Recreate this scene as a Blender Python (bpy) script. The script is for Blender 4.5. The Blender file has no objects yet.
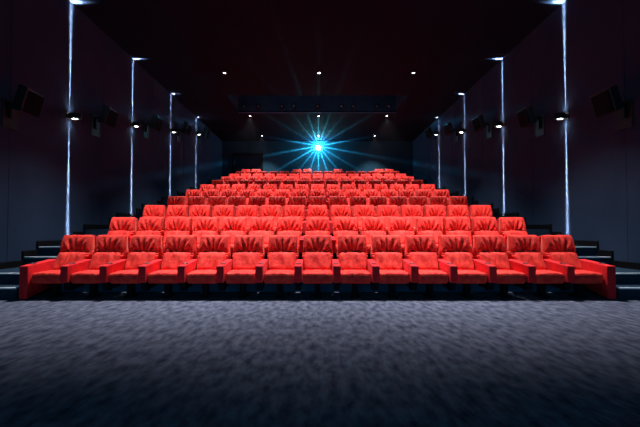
import bpy, bmesh, math, random
from mathutils import Vector, Matrix
R = math.radians
PI = math.pi
sc = bpy.context.scene
col = sc.collection
random.seed(7)

# ------------------------------------------------------------------ room dimensions (metres; x right, y depth, z up)
PITCH, DROW, RISE = 0.6, 1.262, 0.361      # seat pitch, row depth, rise per row
Y0 = 5.40                                   # head plane of the front row
HALF_W, CEIL, BACK, FRONT = 5.75, 6.39, 18.6, -4.6
BLOCK = 4.64                                # half width of the seating block
RIS0 = 5.45                                 # first riser inside the block
ST0, RUN = 4.80, 0.31                       # first aisle step, run of a step
NROW = 11

# ------------------------------------------------------------------ materials
def newmat(name):
    m = bpy.data.materials.new(name); m.use_nodes = True
    nt = m.node_tree
    return m, nt, nt.nodes['Principled BSDF']

def simple(name, c, rough=.6, metal=0, spec=.5, emit=None, es=0):
    m, nt, b = newmat(name)
    b.inputs['Base Color'].default_value = (*c, 1)
    b.inputs['Roughness'].default_value = rough
    b.inputs['Metallic'].default_value = metal
    b.inputs['Specular IOR Level'].default_value = spec
    n = nt.nodes.new('ShaderNodeTexNoise'); n.inputs['Scale'].default_value = 60
    tc = nt.nodes.new('ShaderNodeTexCoord'); nt.links.new(tc.outputs['Object'], n.inputs['Vector'])
    bp = nt.nodes.new('ShaderNodeBump'); bp.inputs['Strength'].default_value = .08; bp.inputs['Distance'].default_value = .004
    nt.links.new(n.outputs['Fac'], bp.inputs['Height']); nt.links.new(bp.outputs['Normal'], b.inputs['Normal'])
    if emit:
        b.inputs['Emission Color'].default_value = (*emit, 1); b.inputs['Emission Strength'].default_value = es
    return m

def textured(name, c1, c2, scale, rough=.9, bump=.3, bscale=80, bdist=.004, stretch=(1,1,1), sheen=0, sheen_tint=(1,1,1), rnd=False, spec=.3, detail=4, c3=None, lo=.35, hi=.65):
    m, nt, b = newmat(name)
    L = nt.links.new
    tc = nt.nodes.new('ShaderNodeTexCoord')
    mp = nt.nodes.new('ShaderNodeMapping'); mp.inputs['Scale'].default_value = stretch
    L(tc.outputs['Object'], mp.inputs['Vector'])
    vec = mp.outputs['Vector']
    if rnd:
        oi = nt.nodes.new('ShaderNodeObjectInfo')
        mul = nt.nodes.new('ShaderNodeMath'); mul.operation = 'MULTIPLY'; mul.inputs[1].default_value = 37.0
        L(oi.outputs['Random'], mul.inputs[0])
        add = nt.nodes.new('ShaderNodeVectorMath'); add.operation = 'ADD'
        L(vec, add.inputs[0]); L(mul.outputs[0], add.inputs[1]); vec = add.outputs[0]
    n1 = nt.nodes.new('ShaderNodeTexNoise'); n1.inputs['Scale'].default_value = scale; n1.inputs['Detail'].default_value = detail
    L(vec, n1.inputs['Vector'])
    cr = nt.nodes.new('ShaderNodeValToRGB')
    cr.color_ramp.elements[0].position = lo; cr.color_ramp.elements[0].color = (*c1, 1)
    cr.color_ramp.elements[1].position = hi; cr.color_ramp.elements[1].color = (*c2, 1)
    L(n1.outputs['Fac'], cr.inputs['Fac']); L(cr.outputs['Color'], b.inputs['Base Color'])
    n2 = nt.nodes.new('ShaderNodeTexNoise'); n2.inputs['Scale'].default_value = bscale; n2.inputs['Detail'].default_value = 3
    L(vec, n2.inputs['Vector'])
    bp = nt.nodes.new('ShaderNodeBump'); bp.inputs['Strength'].default_value = bump; bp.inputs['Distance'].default_value = bdist
    L(n2.outputs['Fac'], bp.inputs['Height']); L(bp.outputs['Normal'], b.inputs['Normal'])
    b.inputs['Roughness'].default_value = rough; b.inputs['Specular IOR Level'].default_value = spec
    b.inputs['Sheen Weight'].default_value = sheen; b.inputs['Sheen Tint'].default_value = (*sheen_tint, 1)
    b.inputs['Sheen Roughness'].default_value = .45
    return m

M = {}
M['velvet'] = textured('red_velvet', (.72,.016,.014), (.92,.052,.032), 11, rough=.75, bump=.5, bscale=26, bdist=.014, sheen=.15, sheen_tint=(1,.38,.28), rnd=True, spec=.25)
M['velvet_arm'] = textured('red_arm_fabric', (.70,.014,.020), (.84,.022,.028), 12, rough=.8, bump=.25, bscale=60, bdist=.006, sheen=.07, sheen_tint=(1,.45,.42), rnd=True, spec=.2)
M['carpet'] = textured('charcoal_carpet', (.042,.047,.075), (.15,.158,.215), 9, rough=1, bump=1, bscale=22, bdist=.03, spec=.05, detail=8, stretch=(1.5,.75,1), lo=.30, hi=.66)
M['tier'] = textured('tier_carpet', (.014,.030,.050), (.024,.046,.072), 20, rough=1, bump=.5, bscale=120, bdist=.006, spec=.05)
M['riser'] = textured('riser_shade_blue', (.008,.13,.24), (.012,.17,.30), 5, rough=.7, bscale=60, spec=.2)  # blue of the shade under the front seats, put into the colour
M['ceiling'] = textured('black_ceiling', (.002,.007,.017), (.003,.009,.022), 3, rough=.9, bump=.1, bscale=50, spec=.1)
M['black'] = simple('black_plastic', (.006,.006,.007), .5, spec=.3)
M['black_board'] = simple('black_painted_board', (.004,.004,.005), .6, spec=.15)
M['mech'] = simple('black_steel', (.005,.005,.007), .7, spec=.1)
M['speaker'] = simple('speaker_cabinet', (.006,.010,.012), .45, spec=.5)
M['grille'] = textured('speaker_cloth', (.001,.004,.006), (.002,.006,.008), 60, rough=.9, bscale=200, spec=.1)
M['nosing'] = simple('pale_aluminium', (.72,.75,.80), .35, metal=.0, spec=.6)
M['cup'] = simple('cup_rim', (.05,.012,.016), .4, spec=.5)
M['lens'] = simple('lamp_lens', (.9,.9,.9), .3, emit=(.93,.95,1), es=12)
M['lens_side'] = simple('wall_lamp_lens', (.9,.9,.9), .3, emit=(.88,.91,1), es=7)
M['ring'] = simple('lamp_ring', (.02,.02,.022), .5)
M['proj_lens'] = simple('projector_lens', (.9,.95,1), .2, emit=(.55,.95,1), es=60)
M['teal_dark'] = textured('dark_blue_wall_cloth', (.014,.055,.085), (.018,.066,.10), 4, rough=.9, bscale=60, spec=.1)
M['recess'] = textured('blue_grey_recess_paint', (.020,.055,.08), (.026,.065,.095), 4, rough=.9, bscale=60, spec=.1)
M['screen'] = simple('screen_blue_fill', (.3,.3,.3), .9, emit=(.02,.50,.85), es=1.15)

# pleated dark wall cloth with broad vertical seams
def wallmat():
    m, nt, b = newmat('navy_wall_cloth'); L = nt.links.new
    tc = nt.nodes.new('ShaderNodeTexCoord')
    n1 = nt.nodes.new('ShaderNodeTexNoise'); n1.inputs['Scale'].default_value = .9; n1.inputs['Detail'].default_value = 5
    mp = nt.nodes.new('ShaderNodeMapping'); mp.inputs['Scale'].default_value = (1, 1, .6)
    L(tc.outputs['Object'], mp.inputs['Vector']); L(mp.outputs['Vector'], n1.inputs['Vector'])
    cr = nt.nodes.new('ShaderNodeValToRGB')
    cr.color_ramp.elements[0].position = .3; cr.color_ramp.elements[0].color = (.018,.032,.062,1)
    cr.color_ramp.elements[1].position = .7; cr.color_ramp.elements[1].color = (.027,.047,.086,1)
    L(n1.outputs['Fac'], cr.inputs['Fac']); L(cr.outputs['Color'], b.inputs['Base Color'])
    bp = nt.nodes.new('ShaderNodeBump'); bp.inputs['Strength'].default_value = .5; bp.inputs['Distance'].default_value = .05
    L(n1.outputs['Fac'], bp.inputs['Height'])
    n2 = nt.nodes.new('ShaderNodeTexNoise'); n2.inputs['Scale'].default_value = 140
    L(tc.outputs['Object'], n2.inputs['Vector'])
    b2 = nt.nodes.new('ShaderNodeBump'); b2.inputs['Strength'].default_value = .2; b2.inputs['Distance'].default_value = .003
    L(n2.outputs['Fac'], b2.inputs['Height']); L(bp.outputs['Normal'], b2.inputs['Normal'])
    L(b2.outputs['Normal'], b.inputs['Normal'])
    b.inputs['Roughness'].default_value = .95; b.inputs['Specular IOR Level'].default_value = .1
    return m
M['wall'] = wallmat()

# ------------------------------------------------------------------ mesh helpers
def finish(bm, name, mat, smooth=False):
    bmesh.ops.recalc_face_normals(bm, faces=bm.faces)
    me = bpy.data.meshes.new(name); bm.to_mesh(me); bm.free()
    if mat: me.materials.append(mat)
    if smooth:
        for p in me.polygons: p.use_smooth = True
    return me

def link(name, me, parent=None, loc=(0,0,0), rot=(0,0,0)):
    o = bpy.data.objects.new(name, me); col.objects.link(o)
    o.location = loc; o.rotation_euler = rot
    if parent: o.parent = parent
    return o

def add_box(bm, x0, x1, y0, y1, z0, z1, bevel=0, seg=2):
    t = bmesh.new()
    bmesh.ops.create_cube(t, size=1)
    for v in t.verts:
        v.co = Vector(((x0+x1)/2+v.co.x*(x1-x0), (y0+y1)/2+v.co.y*(y1-y0), (z0+z1)/2+v.co.z*(z1-z0)))
    if bevel: bmesh.ops.bevel(t, geom=list(t.edges), offset=bevel, segments=seg, profile=.5, affect='EDGES')
    merge(bm, t)

def merge(bm, t):
    me = bpy.data.meshes.new('tmp'); t.to_mesh(me); t.free(); bm.from_mesh(me); bpy.data.meshes.remove(me)

def box_mesh(name, mat, *dims, bevel=0, seg=2):
    bm = bmesh.new(); add_box(bm, *dims, bevel=bevel, seg=seg)
    return finish(bm, name, mat, smooth=False)

def add_lathe(bm, prof, n=24, center=(0,0,0), axis='Z', sy=1.0):
    """prof: list of (radius, height); radius 0 closes"""
    t = bmesh.new(); rings = []
    for r, h in prof:
        if r <= 1e-6: rings.append([t.verts.new((0,0,h))])
        else: rings.append([t.verts.new((r*math.cos(2*PI*k/n), sy*r*math.sin(2*PI*k/n), h)) for k in range(n)])
    for a, b in zip(rings, rings[1:]):
        for k in range(n):
            k2 = (k+1) % n
            if len(a) == 1 and len(b) == 1: continue
            if len(a) == 1: t.faces.new((a[0], b[k], b[k2]))
            elif len(b) == 1: t.faces.new((a[k], a[k2], b[0]))
            else: t.faces.new((a[k], a[k2], b[k2], b[k]))
    mtx = Matrix.Identity(4)
    if axis == 'Y': mtx = Matrix.Rotation(R(90), 4, 'X')      # height runs to -y
    if axis == 'X': mtx = Matrix.Rotation(R(90), 4, 'Y')
    for v in t.verts: v.co = mtx @ v.co + Vector(center)
    merge(bm, t)

def add_prism_x(bm, pts, x0, x1, bevel=0, seg=2):
    """pts: (y,z) outline extruded along x"""
    t = bmesh.new()
    a = [t.verts.new((x0, y, z)) for y, z in pts]; b = [t.verts.new((x1, y, z)) for y, z in pts]
    t.faces.new(a); t.faces.new(b[::-1])
    for k in range(len(pts)):
        k2 = (k+1) % len(pts); t.faces.new((a[k], b[k], b[k2], a[k2]))
    if bevel: bmesh.ops.bevel(t, geom=list(t.edges), offset=bevel, segments=seg, profile=.5, affect='EDGES')
    merge(bm, t)

def tag(o, label=None, cat=None, group=None, kind=None):
    if label: o['label'] = label
    if cat: o['category'] = cat
    if group: o['group'] = group
    if kind: o['kind'] = kind
    return o

def empty(name, loc, rz=0):
    o = bpy.data.objects.new(name, None); col.objects.link(o)
    o.location = loc; o.rotation_euler = (0,0,rz); o.empty_display_size = .2
    return o

def struct(name, me):
    o = link(name, me); o['kind'] = 'structure'; return o

# ------------------------------------------------------------------ the room shell
bm = bmesh.new()
add_box(bm, -HALF_W, HALF_W, FRONT, RIS0+.02, -.2, 0)
struct('floor', finish(bm, 'floor', M['carpet']))

bm = bmesh.new()                                   # tiers under the seats and aisle steps, one solid
for k in range(1, NROW):
    y0 = RIS0 + DROW*(k-1); y1 = RIS0 + DROW*k if k < NROW-1 else BACK
    add_box(bm, -BLOCK, BLOCK, y0, y1, -.2, RISE*k)
    for s in (-1, 1):
        xa, xb = (BLOCK, HALF_W) if s > 0 else (-HALF_W, -BLOCK)
        ya = ST0 + DROW*(k-1)
        add_box(bm, xa, xb, ya, ya+RUN, -.2, RISE*(k-.5))
        add_box(bm, xa, xb, ya+RUN, (ya+DROW) if k < NROW-1 else BACK, -.2, RISE*k)
struct('floor_tiers', finish(bm, 'floor_tiers', M['tier']))

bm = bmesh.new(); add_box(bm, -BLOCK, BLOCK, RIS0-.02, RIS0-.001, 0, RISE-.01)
struct('trim_shade_blue', finish(bm, 'trim', M['riser']))  # thin board added to carry the painted blue shade
for s, nm in ((-1, 'left'), (1, 'right')):
    bm = bmesh.new()
    xa, xb = (HALF_W, HALF_W+.2) if s > 0 else (-HALF_W-.2, -HALF_W)
    add_box(bm, xa, xb, FRONT, BACK, -.2, CEIL+.2)
    # shallow battens over the panel joints
    for j in range(7):
        yj = 3.25 + 2.5*j
        add_box(bm, s*(HALF_W-.006) if s > 0 else -HALF_W, HALF_W if s > 0 else -HALF_W+.006, yj, yj+.02, 0.4, CEIL)
    struct('wall_'+nm, finish(bm, 'wall', M['wall']))
    # stepped black baseboard climbing with the aisle
    bm = bmesh.new(); h = .12
    xa, xb = (HALF_W-.035, HALF_W) if s > 0 else (-HALF_W, -HALF_W+.035)
    add_box(bm, xa, xb, FRONT, ST0-.02, 0, h)
    for k in range(1, NROW):
        ya = ST0 + DROW*(k-1)
        add_box(bm, xa, xb, ya-.03, ya+RUN-.03, RISE*(k-.5)-.1, RISE*(k-.5)+h)
        add_box(bm, xa, xb, ya+RUN-.03, (ya+DROW-.03) if k < NROW-1 else BACK, RISE*k-.1, RISE*k+h)
    struct('baseboard_'+nm, finish(bm, 'baseboard', M['black_board']))

# ceiling with the recessed well for the sound and light gear
WX, WY0, WY1, WD = 3.6, 12.2, 14.05, .85
bm = bmesh.new()
add_box(bm, -HALF_W, HALF_W, FRONT, WY0, CEIL, CEIL+.1)
add_box(bm, -HALF_W, HALF_W, WY1, BACK, CEIL, CEIL+.1)
add_box(bm, -HALF_W, -WX, WY0, WY1, CEIL, CEIL+.1)
add_box(bm, WX, HALF_W, WY0, WY1, CEIL, CEIL+.1)
struct('ceiling', finish(bm, 'ceiling', M['ceiling']))
bm = bmesh.new()
add_box(bm, -WX-.05, WX+.05, WY1, WY1+.06, CEIL+.1, CEIL+WD)
add_box(bm, -WX-.05, WX+.05, WY0-.06, WY0, CEIL+.1, CEIL+WD)
add_box(bm, -WX-.05, -WX, WY0, WY1, CEIL+.1, CEIL+WD)
add_box(bm, WX, WX+.05, WY0, WY1, CEIL+.1, CEIL+WD)
add_box(bm, -WX-.05, WX+.05, WY0-.06, WY1+.06, CEIL+WD, CEIL+WD+.05)
struct('ceiling_recess', finish(bm, 'recess', M['recess']))
struct('trim_1', box_mesh('trim', simple('recess_edge_trim', (.10,.13,.17), .5), -WX, WX, WY1-.02, WY1-.001, CEIL-.006, CEIL+.03))
struct('wall_front', box_mesh('wall_front', M['ceiling'], -HALF_W, HALF_W, FRONT-.2, FRONT, -.2, CEIL+.2))

# back wall with the dark doorway niche on the left
bm = bmesh.new()
TOPZ = RISE*(NROW-1)
add_box(bm, -HALF_W, -5.05, BACK, BACK+.2, -.2, CEIL+.2)
add_box(bm, -3.35, HALF_W, BACK, BACK+.2, -.2, CEIL+.2)
add_box(bm, -5.05, -3.35, BACK, BACK+.2, 5.55, CEIL+.2)
add_box(bm, -5.05, -3.35, BACK, BACK+.2, -.2, TOPZ)
add_box(bm, -5.05, -3.35, BACK+.25, BACK+.45, TOPZ, 5.55)
add_box(bm, -5.2, -5.05, BACK+.2, BACK+1.0, TOPZ, 5.55)
add_box(bm, -3.35, -3.2, BACK+.2, BACK+1.0, TOPZ, 5.55)
add_box(bm, -5.2, -3.2, BACK+.2, BACK+1.0, 5.55, 5.7)
add_box(bm, -5.2, -3.2, BACK+.2, BACK+1.0, TOPZ-.15, TOPZ)
struct('wall_back', finish(bm, 'wall_back', M['teal_dark']))
bm = bmesh.new()
for x0, x1, z0, z1 in ((-5.12,-5.02,TOPZ,5.6), (-3.38,-3.28,TOPZ,5.6), (-5.12,-3.28,5.55,5.65)):
    add_box(bm, x0, x1, BACK-.02, BACK+.02, z0, z1)
struct('trim_2', finish(bm, 'door_trim', M['black_board']))

# ------------------------------------------------------------------ pale nosing strips on the first aisle steps
ords = ['first','second','third','fourth','fifth','sixth','seventh','eighth','ninth','tenth','eleventh']
bmn = bmesh.new(); add_box(bmn, -(HALF_W-.035-BLOCK)/2, (HALF_W-.035-BLOCK)/2, -.012, .03, -.016, .006, bevel=.003, seg=1)
nos_me = finish(bmn, 'nosing', M['nosing'])
for s, side in ((-1,'left'), (1,'right')):
    for n in range(5):
        k, half = divmod(n, 2)
        y = ST0 + DROW*k + RUN*half; z = RISE*(k+.5+.5*half)
        o = link('step_nosing', nos_me, None, (s*(HALF_W-.035+BLOCK)/2, y, z+.0))
        tag(o, f'pale metal nosing strip along the {ords[n]} step of the {side} aisle stairs', 'nosing', f'nosing strips of the {side} aisle')

# ------------------------------------------------------------------ cinema armchair
def surf(prof_front, prof_back, halfw, disp, nu, edge=.03, me_name='', mat=None, corner=.03):
    """closed upholstered panel.  prof_front/back(v)->(y,z); halfw(v); disp(u,v)->push towards the viewer"""
    bm = bmesh.new(); nv = len(prof_front)
    F, B = [], []
    for j in range(nv):
        v = j/(nv-1); yf, zf = prof_front[j]; yb, zb = prof_back[j]
        hw = halfw(v); rowf, rowb = [], []
        for i in range(nu+1):
            u = -1 + 2*i/nu
            au = abs(u)
            k = max(0, (au-(1-edge/hw*1.6))/(edge/hw*1.6))      # round over towards the side edge
            inset = edge*(1-math.sqrt(max(0, 1-k*k)))
            y = yf + inset*1.1 - disp(u, v)*(1-k)
            rowf.append(bm.verts.new((u*hw, y, zf - (corner*k*k if j == nv-1 else 0))))
            rowb.append(bm.verts.new((u*hw, yb, zb - (corner*k*k if j == nv-1 else 0))))
        F.append(rowf); B.append(rowb)
    for j in range(nv-1):
        for i in range(nu):
            bm.faces.new((F[j][i], F[j][i+1], F[j+1][i+1], F[j+1][i]))
            bm.faces.new((B[j][i+1], B[j][i], B[j+1][i], B[j+1][i+1]))
        bm.faces.new((F[j][0], F[j+1][0], B[j+1][0], B[j][0]))
        bm.faces.new((F[j+1][nu], F[j][nu], B[j][nu], B[j+1][nu]))
    for i in range(nu):
        bm.faces.new((F[nv-1][i], F[nv-1][i+1], B[nv-1][i+1], B[nv-1][i]))
        bm.faces.new((F[0][i+1], F[0][i], B[0][i], B[0][i+1]))
    return finish(bm, me_name, mat, smooth=True)

def interp(pts, n):
    """Catmull-ish resample of control points to n rows"""
    out = []
    for j in range(n):
        t = j/(n-1)*(len(pts)-1); i = min(int(t), len(pts)-2); f = t-i
        p0 = pts[max(i-1,0)]; p1 = pts[i]; p2 = pts[i+1]; p3 = pts[min(i+2,len(pts)-1)]
        out.append(tuple(.5*((2*p1[c])+(-p0[c]+p2[c])*f+(2*p0[c]-5*p1[c]+4*p2[c]-p3[c])*f*f+(-p0[c]+3*p1[c]-3*p2[c]+p3[c])*f**3) for c in (0,1)))
    return out

def sstep(a, b, x):
    t = max(0, min(1, (x-a)/(b-a))); return t*t*(3-2*t)

def headrest_mesh(seed):
    rnd = random.Random(seed)
    nf = 3
    ph = rnd.uniform(-.3,.3); amps = [rnd.uniform(.6,1.25) for _ in range(16)]; jit = [rnd.uniform(-.05,.05) for _ in range(16)]
    front = interp([(-.03,.690),(-.055,.702),(-.061,.735),(-.054,.78),(-.041,.83),(-.025,.88),(-.005,.93),(.018,.968),(.052,.986)], 25)
    back = [(.09, .69+.29*j/24) for j in range(25)]
    def disp(u, v):
        # folds fan out from the crease under the headrest
        a = math.atan2(u*.25, v*.30+.055)/1.25           # -1..1
        k = (a+1)/2*nf*2
        i = int(max(0, min(15, k*2)))
        f = math.sin((a+ph*.1)*PI*nf + jit[i]*6)
        f = .75 - 1.5*(1-abs(f))**.7
        fan = max(0, 1-(abs(u)/.80)**2.6)
        env = sstep(.01,.09,v)*(1-sstep(.50,.86,v+.10*u*u))*min(1, 1.5*fan)
        d = .036*f*env*amps[i]
        d -= .040*fan*sstep(.0,.10,v)*(1-sstep(.12,.74,v+.15*u*u))     # hollow
        # small pleats at the two lower corners
        cu = (abs(u)-.86)/.16; cv = (v-.12)/.2
        d += .010*math.sin((abs(u)*9+v*16)*1.5)*math.exp(-cu*cu-cv*cv)
        d += .004*math.sin(u*3+seed)*math.sin(v*5+seed*2)
        return d
    return surf(front, back, lambda v: .257-.010*v, disp, 60, edge=.024, me_name='headrest', mat=M['velvet'], corner=.012)

def lumbar_mesh(seed):
    rnd = random.Random(seed+50)
    ph = rnd.uniform(0, 6)
    front = interp([(-.235,.405),(-.232,.44),(-.200,.50),(-.165,.56),(-.135,.62),(-.108,.665),(-.075,.688),(-.03,.690)], 21)
    back = [(.055, .405+.285*j/20) for j in range(21)]
    def disp(u, v):
        d = .014*(1-u*u)*math.sin(PI*min(1,v*1.05))
        # shallow diagonal creases rising to the upper corners
        e = sstep(.25,.5,v)*(1-sstep(.86,1,v))
        d += .008*math.sin(u*13+v*3*math.copysign(1,u)+ph)*e*(1-.5*abs(u))
        d += .006*math.sin(u*5+v*7+ph*1.7)*sstep(.02,.2,v)
        cu = (abs(u)-.95)/.22; cv = (v-.8)/.22
        d += .012*math.sin((abs(u)*8-v*11)*1.7+ph)*math.exp(-cu*cu-cv*cv)
        return d
    return surf(front, back, lambda v: .222+.014*math.sin(PI*v), disp, 36, edge=.04, me_name='backrest', mat=M['velvet'], corner=.03)

def wings_mesh():
    bm = bmesh.new()
    # body of the back behind the two pads, with a fuller lower half
    add_prism_x(bm, [(-.115,.40),(-.045,.58),(.11,.60),(.12,.38)], -.238, .238, bevel=.015, seg=2)
    add_prism_x(bm, [(-.055,.585),(-.025,.68),(-.035,.705),(.02,.72),(.11,.70),(.12,.585)], -.262, .262, bevel=.022, seg=3)
    add_prism_x(bm, [(.02,.66),(.02,.955),(.11,.965),(.13,.66)], -.236, .236, bevel=.018, seg=2)
    for s in (-1, 1):                                    # pleated side bolster
        t = bmesh.new()
        n, mrow = 22, 8
        ring = []
        for j in range(n):
            v = j/(n-1); z = .575+.125*v; yc = -.105+.075*v
            r = (.036 + .005*math.sin(v*20))*math.sqrt(max(.05, math.sin(PI*(.06+.88*v))))
            ring.append([t.verts.new((s*.230 + r*1.0*math.cos(2*PI*q/mrow), yc+.02 + r*1.25*math.sin(2*PI*q/mrow), z)) for q in range(mrow)])
        for a, b in zip(ring, ring[1:]):
            for q in range(mrow):
                q2 = (q+1) % mrow; t.faces.new((a[q], a[q2], b[q2], b[q]))
        t.faces.new(ring[0]); t.faces.new(ring[-1][::-1])
        merge(bm, t)
    return finish(bm, 'back_body', M['velvet'], smooth=True)

def cushion_mesh(seed):
    rnd = random.Random(seed+9); ph = rnd.uniform(0,6)
    bm = bmesh.new()
    nu, prof = 24, interp([(-.14,.28),(-.50,.240),(-.562,.248),(-.588,.290),(-.590,.350),(-.580,.384),(-.555,.400),(-.40,.410),(-.16,.405)], 33)
    rows = []
    for j, (y, z) in enumerate(prof):
        row = []
        for i in range(nu+1):
            u = -1+2*i/nu; k = max(0, (abs(u)-.88)/.12)
            cy, cz = -.37, .35
            sh = 1-.10*k**2.2
            top = max(0, min(1, (z-.36)/.06))
            puff = .010*(1-u*u)*top + .003*math.sin(u*9+y*30+ph)*top + .0025*math.sin(u*17+ph*2)*(1 if y < -.56 else 0)
            row.append(bm.verts.new((u*.2375, cy+(y-cy)*sh, cz+(z-cz)*(1-.28*k**2.2)+puff)))
        rows.append(row)
    for a, b in zip(rows, rows[1:]):
        for i in range(nu): bm.faces.new((a[i], a[i+1], b[i+1], b[i]))
    for i in range(nu): bm.faces.new((rows[-1][i], rows[-1][i+1], rows[0][i+1], rows[0][i]))
    for c in (0, nu): bm.faces.new([r[c] for r in rows])
    return finish(bm, 'seat_cushion', M['velvet'], smooth=True)

def arm_mesh():
    bm = bmesh.new()
    add_prism_x(bm, [(-.625,.262),(-.625,.521),(-.10,.575),(-.02,.56),(-.02,.30),(-.30,.275)], -.057, .057, bevel=.011, seg=3)
    return finish(bm, 'armrest', M['velvet_arm'])
def end_arm_mesh():
    bm = bmesh.new()
    add_prism_x(bm, [(-.630,.012),(-.630,.521),(-.10,.578),(.05,.56),(.05,.16),(-.2,.13)], -.066, .066, bevel=.012, seg=3)
    return finish(bm, 'side_panel', M['velvet_arm'])
def cup_mesh():
    bm = bmesh.new()
    add_lathe(bm, [(.036,0),(.042,0),(.044,.004),(.041,.007),(.036,.004),(.034,-.004),(0,-.004)], 20)
    return finish(bm, 'cup_holder', M['cup'], smooth=True)
def leg_mesh():
    bm = bmesh.new()
    add_box(bm, -.045, .045, -.44, -.34, 0, .255, bevel=.006, seg=1)
    add_box(bm, -.07, .07, -.49, -.29, 0, .025, bevel=.006, seg=1)
    add_box(bm, -.09, .09, -.46, -.30, .215, .275, bevel=.006, seg=1)
    return finish(bm, 'leg', M['mech'])
def bracket_mesh():
    bm = bmesh.new()
    add_box(bm, -.05, .05, -.56, -.10, .20, .30, bevel=.008, seg=1)
    add_lathe(bm, [(0,-.045),(.062,-.045),(.062,.045),(0,.045)], 16, (0,-.50,.185), 'X')
    add_box(bm, -.012, .012, -.50, -.2, .14, .22, bevel=.004, seg=1)
    return finish(bm, 'recline_bracket', M['mech'])
def shell_mesh():
    bm = bmesh.new()
    add_box(bm, -.245, .245, .125, .165, .20, .965, bevel=.014, seg=2)
    return finish(bm, 'back_shell', M['velvet_arm'])

NV = 5
ME = dict(head=[headrest_mesh(s) for s in range(NV)], lum=[lumbar_mesh(s) for s in range(NV)], cush=[cushion_mesh(s) for s in range(3)],
          wing=wings_mesh(), arm=arm_mesh(), end=end_arm_mesh(), cup=cup_mesh(), leg=leg_mesh(), br=bracket_mesh(), shell=shell_mesh())

def build_chair():
    t = empty('cinema_armchair', (0,0,0))
    link('seat_cushion', ME['cush'][0], t); link('backrest', ME['lum'][0], t); link('headrest', ME['head'][0], t)
    link('back_body', ME['wing'], t); link('back_shell', ME['shell'], t); link('leg', ME['leg'], t)
    a = link('armrest', ME['arm'], t, (-PITCH/2, 0, 0))
    link('cup_holder', ME['cup'], a, (0, -.46, .541), (R(6),0,0))
    link('recline_bracket', ME['br'], a)
    return t

def copy_tree(o, parent=None):
    c = o.copy(); col.objects.link(c); c.parent = parent
    for ch in list(o.children): copy_tree(ch, c)
    return c

proto = build_chair()
rowname = ['front row', 'second row', 'third row', 'fourth row', 'fifth row', 'sixth row', 'seventh row', 'eighth row', 'ninth row', 'tenth row', 'last row']
NS = 15
first = True
for r in range(NROW):
    cols = range(NS) if r < NROW-1 else (0, 1, 5, 6, 9, 13, 14)
    for c in cols:
        t = proto if first else copy_tree(proto)
        first = False
        x = (c-7)*PITCH
        t.location = (x, Y0 + DROW*r, RISE*r)
        t.rotation_euler.z = random.uniform(-.0025, .0025)
        rr = random.Random(r*31+c)
        for ch in t.children:
            n = ch.name.split('.')[0]
            if n == 'headrest': ch.data = ME['head'][rr.randrange(NV)]; ch.rotation_euler.x = rr.uniform(-.006,.006); ch.scale.z = 1
            if n == 'backrest': ch.data = ME['lum'][rr.randrange(NV)]
            if n == 'seat_cushion': ch.data = ME['cush'][rr.randrange(3)]
        arms = [ch for ch in t.children if ch.name.split('.')[0] == 'armrest']
        ends = (c == 0), (c == NS-1 or (c+1) not in cols)
        arms[0].data = ME['arm']; arms[0].location.x = -PITCH/2
        if 'label' in arms[0]: del arms[0]['label']
        for ex in arms[1:]:
            for g in list(ex.children): bpy.data.objects.remove(g)
            bpy.data.objects.remove(ex)
        if c == 0:
            a = arms[0]; a.data = ME['end']; a.location.x = -PITCH/2-.015
            a['label'] = 'red side panel reaching down to the floor'
        if ends[1]:
            a2 = copy_tree(arms[0], t) if c else copy_tree(arms[0], t)
            a2.location = (PITCH/2 + (.015 if c == NS-1 else 0), 0, 0)
            if 'label' in a2: del a2['label']
            a2.data = ME['end'] if c == NS-1 else ME['arm']
            if c == NS-1: a2['label'] = 'red side panel reaching down to the floor'
        if r < NROW-1:
            if c < 7: w = f'{ords[c]} from the left aisle' if c else 'beside the left aisle'
            elif c == 7: w = 'middle seat under the projector'
            else: w = f'{ords[14-c]} from the right aisle' if c < 14 else 'beside the right aisle'
            rn = rowname[r] + ('' if r == 0 else ' from the front')
        else:
            rn = 'top row at the back wall'
            w = {0:'leftmost of all', 1:'second from left', 5:'third from left, left of projector', 6:'almost under the projector, left side', 9:'lone one right of the projector', 13:'second from right', 14:'rightmost of all'}[c]
        tag(t, f'red velvet cinema armchair, {rn}, {w}', 'cinema chair', f'red armchairs of the {rowname[r]}')

# ------------------------------------------------------------------ lights helpers
def spot(name, loc, energy, size, blend=.6, radius=.06, color=(1,1,1), rot=(0,0,0), parent=None):
    l = bpy.data.lights.new(name, 'SPOT'); l.energy = energy; l.spot_size = R(size); l.spot_blend = blend
    l.shadow_soft_size = radius; l.color = color
    o = bpy.data.objects.new(name, l); col.objects.link(o); o.location = loc; o.rotation_euler = rot
    if parent: o.parent = parent
    return o

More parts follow.
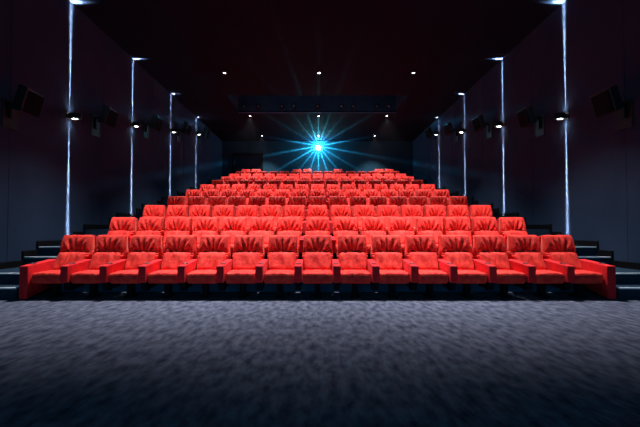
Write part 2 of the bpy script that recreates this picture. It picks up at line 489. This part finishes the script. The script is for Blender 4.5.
# round downlights in the ceiling
def make_downlight():
    t = empty('ceiling_downlight', (0,0,0))
    bm = bmesh.new()
    add_lathe(bm, [(.043,-.006),(.06,-.008),(.072,-.008),(.078,0),(.078,.01),(.043,.01),(.042,.0),(.043,-.006)], 28)
    link('ring', finish(bm, 'ring', M['ring'], True), t)
    bm = bmesh.new()
    add_lathe(bm, [(0,-.003),(.030,-.002),(.040,.0),(.042,.006),(0,.006)], 24)
    link('lens', finish(bm, 'lens', M['lens'], True), t)
    return t
dl = make_downlight(); first = True
rows_dl = [(-1.2, 0, 'ahead of the seats'), (2.3, 0, 'above the open floor'), (6.25, 2500, 'above the front rows'), (10.4, 1350, 'nearest the viewer'), (14.4, 900, 'beyond the ceiling recess'), (17.5, 550, 'nearest the back wall')]
for y, e, w in rows_dl:
    for x in (-3.2, 0, 3.2):
        if e == 0: continue
        t = dl if first else copy_tree(dl); first = False
        t.location = (x+.05, y, CEIL-.012)
        side = {-3.2:'left', 0:'middle', 3.2:'right'}[x]
        tag(t, f'small bright round downlight, {side} one in the ceiling row {w}', 'ceiling light', 'round ceiling downlights')
        spot('downlight_lamp', (x+.05, y, CEIL-.06), e, (73 if y < 8 else 74 if y < 12 else 92), (1.0 if y < 8 else .8), .05, (.93,.95,1.0))

# wall lamps: black box throwing a thin blade of light up and down the wall
def gobo_light(name, loc, energy, up, sgn):
    l = bpy.data.lights.new(name, 'POINT'); l.energy = energy; l.shadow_soft_size = .012; l.color = (.92,.94,1.0)
    l.use_nodes = True; nt = l.node_tree; L = nt.links.new
    em = nt.nodes['Emission']
    geo = nt.nodes.new('ShaderNodeNewGeometry'); sep = nt.nodes.new('ShaderNodeSeparateXYZ'); L(geo.outputs['Incoming'], sep.inputs[0])
    def m(op, a, b=None, c=None, clamp=False):
        n = nt.nodes.new('ShaderNodeMath'); n.operation = op; n.use_clamp = clamp
        for k, v in enumerate((a, b, c)):
            if v is None: continue
            if isinstance(v, (int, float)): n.inputs[k].default_value = v
            else: L(v, n.inputs[k])
        return n.outputs[0]
    az = m('MAXIMUM', m('ABSOLUTE', sep.outputs['Z']), 1e-3)
    a = m('DIVIDE', sep.outputs['Y'], az); b = m('MAXIMUM', m('ABSOLUTE', m('DIVIDE', sep.outputs['X'], az)), .034)
    lat = m('POWER', 2.71828, m('MULTIPLY', m('POWER', m('DIVIDE', m('ABSOLUTE', a), .0145), 2), -1))
    rad = m('POWER', b, -2.3)
    # the lamp is shaded on its room side, so the patch on the ceiling stays short
    room = m('MAXIMUM', m('DIVIDE', m('MULTIPLY', sep.outputs['X'], -sgn), az), 0)
    cut = m('POWER', 2.71828, m('MULTIPLY', m('POWER', m('DIVIDE', room, .12), 2), -1))
    blade = m('MULTIPLY', m('MULTIPLY', lat, cut), rad)
    leak = m('MULTIPLY', m('POWER', 2.71828, m('MULTIPLY', m('POWER', a, 2), -1.2)), .055)
    L(m('ADD', blade, leak), em.inputs['Strength'])
    o = bpy.data.objects.new(name, l); col.objects.link(o); o.location = loc
    return o

def make_wall_lamp():
    t = empty('wall_lamp', (0,0,0))           # local +x points into the room
    bm = bmesh.new()
    add_box(bm, 0, .015, -.11, .11, -.09, .09, bevel=.004, seg=1)
    t2 = bmesh.new(); add_lathe(t2, [(.0,-.062),(.125,-.062),(.132,-.02),(.132,.02),(.125,.058),(0,.058)], 28, (.135,0,0), 'Z', .62); merge(bm, t2)
    link('housing', finish(bm, 'housing', M['black']), t)
    for s in (-1, 1):
        bm = bmesh.new()
        add_lathe(bm, [(0,s*.066),(.055,s*.065),(.064,s*.063),(.064,s*.05),(0,s*.05)], 24, (.135,0,0), 'Z', .55)
        link('lens', finish(bm, 'lens', M['lens_side'], True), t)
    return t
wl = make_wall_lamp(); first = True
lamps = [(7.13, 3.70), (9.55, 4.33), (12.05, 4.93), (14.6, 5.62)]
for s, side in ((-1,'left'), (1,'right')):
    for k, (y, z) in enumerate(lamps):
        t = wl if first else copy_tree(wl); first = False
        t.location = (s*HALF_W, y, z); t.rotation_euler.z = 0 if s < 0 else PI
        w = ['nearest the viewer', 'second from the viewer', 'third from the viewer', 'furthest, by the back'][k]
        tag(t, f'black wall lamp throwing thin light up and down the {side} wall, {w}', 'wall lamp', f'wall lamps on the {side} wall')
        gobo_light('wall_lamp_beam', (s*(HALF_W-.10), y, z+.11), 1.0, True, s).data.energy = WL = 50.0
        gobo_light('wall_lamp_beam', (s*(HALF_W-.10), y, z-.11), 1.0, False, s).data.energy = WL

# ------------------------------------------------------------------ surround speakers on brackets
def make_speaker():
    t = empty('wall_speaker', (0,0,0))        # local +x into the room, -y towards the screen
    # cabinet: wedge, wide front facing down into the room
    bm = bmesh.new()
    pts = [(.0,-.24),(.20,-.26),(.23,.20),(.05,.24)]      # (x, z) section
    tb = bmesh.new()
    a = [tb.verts.new((x, -.19, z)) for x, z in pts]; b = [tb.verts.new((x*.85, .19, z*.9)) for x, z in pts]
    tb.faces.new(a); tb.faces.new(b[::-1])
    for k in range(4):
        k2 = (k+1) % 4; tb.faces.new((a[k], b[k], b[k2], a[k2]))
    bmesh.ops.bevel(tb, geom=list(tb.edges), offset=.015, segments=2, profile=.5, affect='EDGES')
    merge(bm, tb)
    for v in bm.verts: v.co = Matrix.Rotation(R(12), 3, 'Y') @ v.co + Vector((.24, 0, .05))
    cab = link('cabinet', finish(bm, 'cabinet', M['speaker']), t)
    bm = bmesh.new(); add_box(bm, .212, .226, -.165, .165, -.23, .17, bevel=.006, seg=1)
    for v in bm.verts: v.co = Matrix.Rotation(R(16), 3, 'Y') @ v.co + Vector((.245, 0, .05))
    link('grille', finish(bm, 'grille', M['grille']), t)
    bm = bmesh.new()
    add_box(bm, 0, .02, -.15, .15, -.50, .02, bevel=.004, seg=1)
    add_box(bm, 0, .26, -.03, .03, -.06, 0, bevel=.004, seg=1)
    add_box(bm, .02, .06, -.04, .04, -.3, .0, bevel=.004, seg=1)
    link('wall_bracket', finish(bm, 'bracket', M['black']), t)
    return t
sp = make_speaker(); first = True
for s, side in ((-1,'left'), (1,'right')):
    for k, (y, z) in enumerate([(5.75, 3.46), (7.95, 3.98), (10.3, 4.62), (12.7, 5.2), (14.95, 5.75)]):
        t = sp if first else copy_tree(sp); first = False
        t.location = (s*HALF_W, y, z); t.rotation_euler.z = 0 if s < 0 else PI
        w = ['nearest the viewer', 'second from the viewer', 'middle one of five', 'second from the back', 'furthest, by the back wall'][k]
        tag(t, f'dark wedge loudspeaker on a bracket high on the {side} wall, {w}', 'loudspeaker', f'loudspeakers on the {side} wall')

# ------------------------------------------------------------------ round fixtures in the ceiling recess
def make_can():
    t = empty('recess_spotlight', (0,0,0))
    bm = bmesh.new()
    add_lathe(bm, [(0,0),(.095,0),(.11,.02),(.11,.16),(.098,.17),(.092,.15),(.05,.12),(0,.12)], 24, (0,0,0), 'Y')
    link('housing', finish(bm, 'housing', M['black'], True), t)
    bm = bmesh.new()
    add_lathe(bm, [(0,.13),(.04,.132),(.052,.125),(0,.12)], 18, (0,0,0), 'Y')
    link('lens', finish(bm, 'lens', simple('unlit_glass', (.25,.32,.36), .15, spec=1), True), t)
    return t
cn = make_can(); first = True
spots_x = [(245,'leftmost'),(259,'second from left'),(283,'third from left'),(295,'fourth from left'),(319,'middle'),(343,'fourth from right'),(355,'third from right'),(379,'second from right'),(391,'rightmost')]
for px, w in spots_x:
    t = cn if first else copy_tree(cn); first = False
    t.location = ((px-319)*13.9/310, WY1-.002, CEIL+.26)
    tag(t, f'round dark unlit spotlight on the blue face of the ceiling recess, {w}', 'spotlight', 'spotlights in the ceiling recess')

# blue fill light added to brighten the recess, unseen behind its near lip
t = empty('recess_fill_light', (0, WY0+.05, CEIL+.3))
link('channel', box_mesh('channel', M['black'], -3.3, 3.3, -.04, 0, -.03, .03), t)
link('diffuser', box_mesh('diffuser', simple('blue_recess_fill', (.2,.3,.4), .6, emit=(.03,.45,.75), es=9), -3.25, 3.25, 0, .012, -.02, .02), t)
tag(t, 'long blue fill light added unseen behind the near lip of the ceiling recess', 'fill light')

# ------------------------------------------------------------------ projector on a bracket at the back wall
PZ, PY, PX = 5.98, BACK, .05
t = empty('projector', (PX, BACK, PZ))
grey = simple('blue_grey_port_paint', (.03,.06,.08), .6)
bm = bmesh.new()
for d in ((-.30,-.17,-.20,.20), (.17,.30,-.20,.20), (-.17,.17,.16,.20), (-.17,.17,-.20,-.16)): add_box(bm, d[0], d[1], -.02, 0, d[2], d[3], bevel=.004, seg=1)
link('port_frame', finish(bm, 'port_frame', grey), t)
bm = bmesh.new(); add_lathe(bm, [(0,0),(.15,0),(.15,.035),(.14,.045),(.13,.045),(.13,.02),(0,.02)], 32, (0,0,0), 'Y'); link('lens_barrel', finish(bm, 'barrel', grey, True), t)
bm = bmesh.new(); add_lathe(bm, [(0,.062),(.06,.059),(.10,.050),(.128,.034),(.128,.02),(0,.02)], 32, (0,0,0), 'Y'); link('lens', finish(bm, 'lens', M['proj_lens'], True), t)
tag(t, 'projector port with a blazing cyan white lens in the back wall above the seats', 'projector')

# lens starburst imitated: cyan lamp with rays set around the view axis
PL = Vector((PX, PY-.42, PZ))
def starburst_light(energy):
    l = bpy.data.lights.new('starburst_lamp', 'POINT'); l.energy = energy; l.shadow_soft_size = .03; l.color = (.09,.64,.86)
    l.use_nodes = True; nt = l.node_tree; L = nt.links.new; em = nt.nodes['Emission']
    axis = (Vector((0,0,1.09))-PL).normalized()
    right = Vector((1,0,0)); upv = right.cross(axis).normalized()
    if upv.z < 0: upv = -upv
    geo = nt.nodes.new('ShaderNodeNewGeometry')
    def dot(v):
        n = nt.nodes.new('ShaderNodeVectorMath'); n.operation = 'DOT_PRODUCT'; L(geo.outputs['Incoming'], n.inputs[0]); n.inputs[1].default_value = v; return n.outputs['Value']
    def m(op, a, b=None, c=None):
        n = nt.nodes.new('ShaderNodeMath'); n.operation = op
        for k, v in enumerate((a, b, c)):
            if v is None: continue
            if isinstance(v, (int, float)): n.inputs[k].default_value = v
            else: L(v, n.inputs[k])
        return n.outputs[0]
    px, py, pz = dot(right), dot(upv), dot(axis)
    phi = m('ARCTAN2', py, px)
    s9 = m('ABSOLUTE', m('SINE', m('MULTIPLY', phi, 9)))
    ray = m('POWER', s9, 44)
    amp = m('ADD', .75, m('MULTIPLY', .35, m('SINE', m('ADD', m('MULTIPLY', phi, 4.0), 1.0))))
    fwd = m('MINIMUM', m('MAXIMUM', m('SUBTRACT', 1.25, m('MULTIPLY', m('MAXIMUM', pz, 0), 1.22)), 0), 1)
    lat2 = m('POWER', m('ABSOLUTE', m('COSINE', phi)), 4)
    side = m('SUBTRACT', 1, m('MULTIPLY', m('MULTIPLY', .95, lat2), m('POWER', 2.71828, m('MULTIPLY', m('POWER', m('ABSOLUTE', m('DIVIDE', m('SUBTRACT', pz, .25), .36)), 2), -1))))
    fwd = m('MULTIPLY', fwd, side)
    upb = m('ADD', 1, m('MULTIPLY', 2.5, m('POWER', m('MAXIMUM', m('SINE', phi), 0), 2)))
    fwd = m('MULTIPLY', fwd, upb)
    L(m('ADD', m('MULTIPLY', m('MULTIPLY', ray, amp), fwd), .08), em.inputs['Strength'])
    o = bpy.data.objects.new('starburst_lamp', l); col.objects.link(o); o.location = PL
    return o
starburst_light(2500)

# thin haze added at the upper back to carry the starburst glow
def haze():
    m = bpy.data.materials.new('starburst_haze'); m.use_nodes = True; nt = m.node_tree; nt.nodes.clear()
    out = nt.nodes.new('ShaderNodeOutputMaterial'); v = nt.nodes.new('ShaderNodeVolumeScatter')
    v.inputs['Density'].default_value = .0004; v.inputs['Anisotropy'].default_value = 0
    v.inputs['Color'].default_value = (.9,.95,1,1)
    nt.links.new(v.outputs[0], out.inputs['Volume'])
    o = link('haze', box_mesh('haze', m, -HALF_W+1.2, HALF_W-1.2, 12.6, BACK-.07, 4.62, CEIL-.03))
    tag(o, 'thin haze added around the projector to carry the starburst glow', 'haze', kind='stuff')
haze()

# ------------------------------------------------------------------ unseen cinema screen behind the viewer, blue glow added as fill light
t = empty('cinema_screen', (0, FRONT, 1.0))
link('screen_cloth', box_mesh('cloth', M['screen'], -4.6, 4.6, .03, .05, 0, 3.9), t)
bm = bmesh.new()
for d in ((-4.75,-4.6,0,.1,-.15,4.05), (4.6,4.75,0,.1,-.15,4.05), (-4.6,4.6,0,.1,-.15,0), (-4.6,4.6,0,.1,3.9,4.05)): add_box(bm, *d)
link('screen_frame', finish(bm, 'frame', M['black_board']), t)
tag(t, 'wide unseen cinema screen on the front wall, blue glow added as fill light', 'screen')

# ------------------------------------------------------------------ world, camera, colour
w = bpy.data.worlds.new('world'); sc.world = w; w.use_nodes = True
w.node_tree.nodes['Background'].inputs[0].default_value = (.0,.0,.0,1)
cam = bpy.data.cameras.new('camera'); co = bpy.data.objects.new('camera', cam); col.objects.link(co)
cam.sensor_width = 36; cam.lens = 310/640*36; cam.clip_start = .05; cam.clip_end = 100
co.location = (0, 0, 1.09); co.rotation_euler = (R(90+1.2), 0, 0)
cam.shift_x = .0038; cam.shift_y = 9/640
sc.camera = co
sc.view_settings.view_transform = 'Standard'; sc.view_settings.look = 'None'
sc.view_settings.gamma = 1; sc.view_settings.use_curve_mapping = False
sc.view_settings.exposure = 0
sc.cycles.use_denoising = True
sc.cycles.max_bounces = 5; sc.cycles.volume_bounces = 0
sc.cycles.sample_clamp_indirect = 4
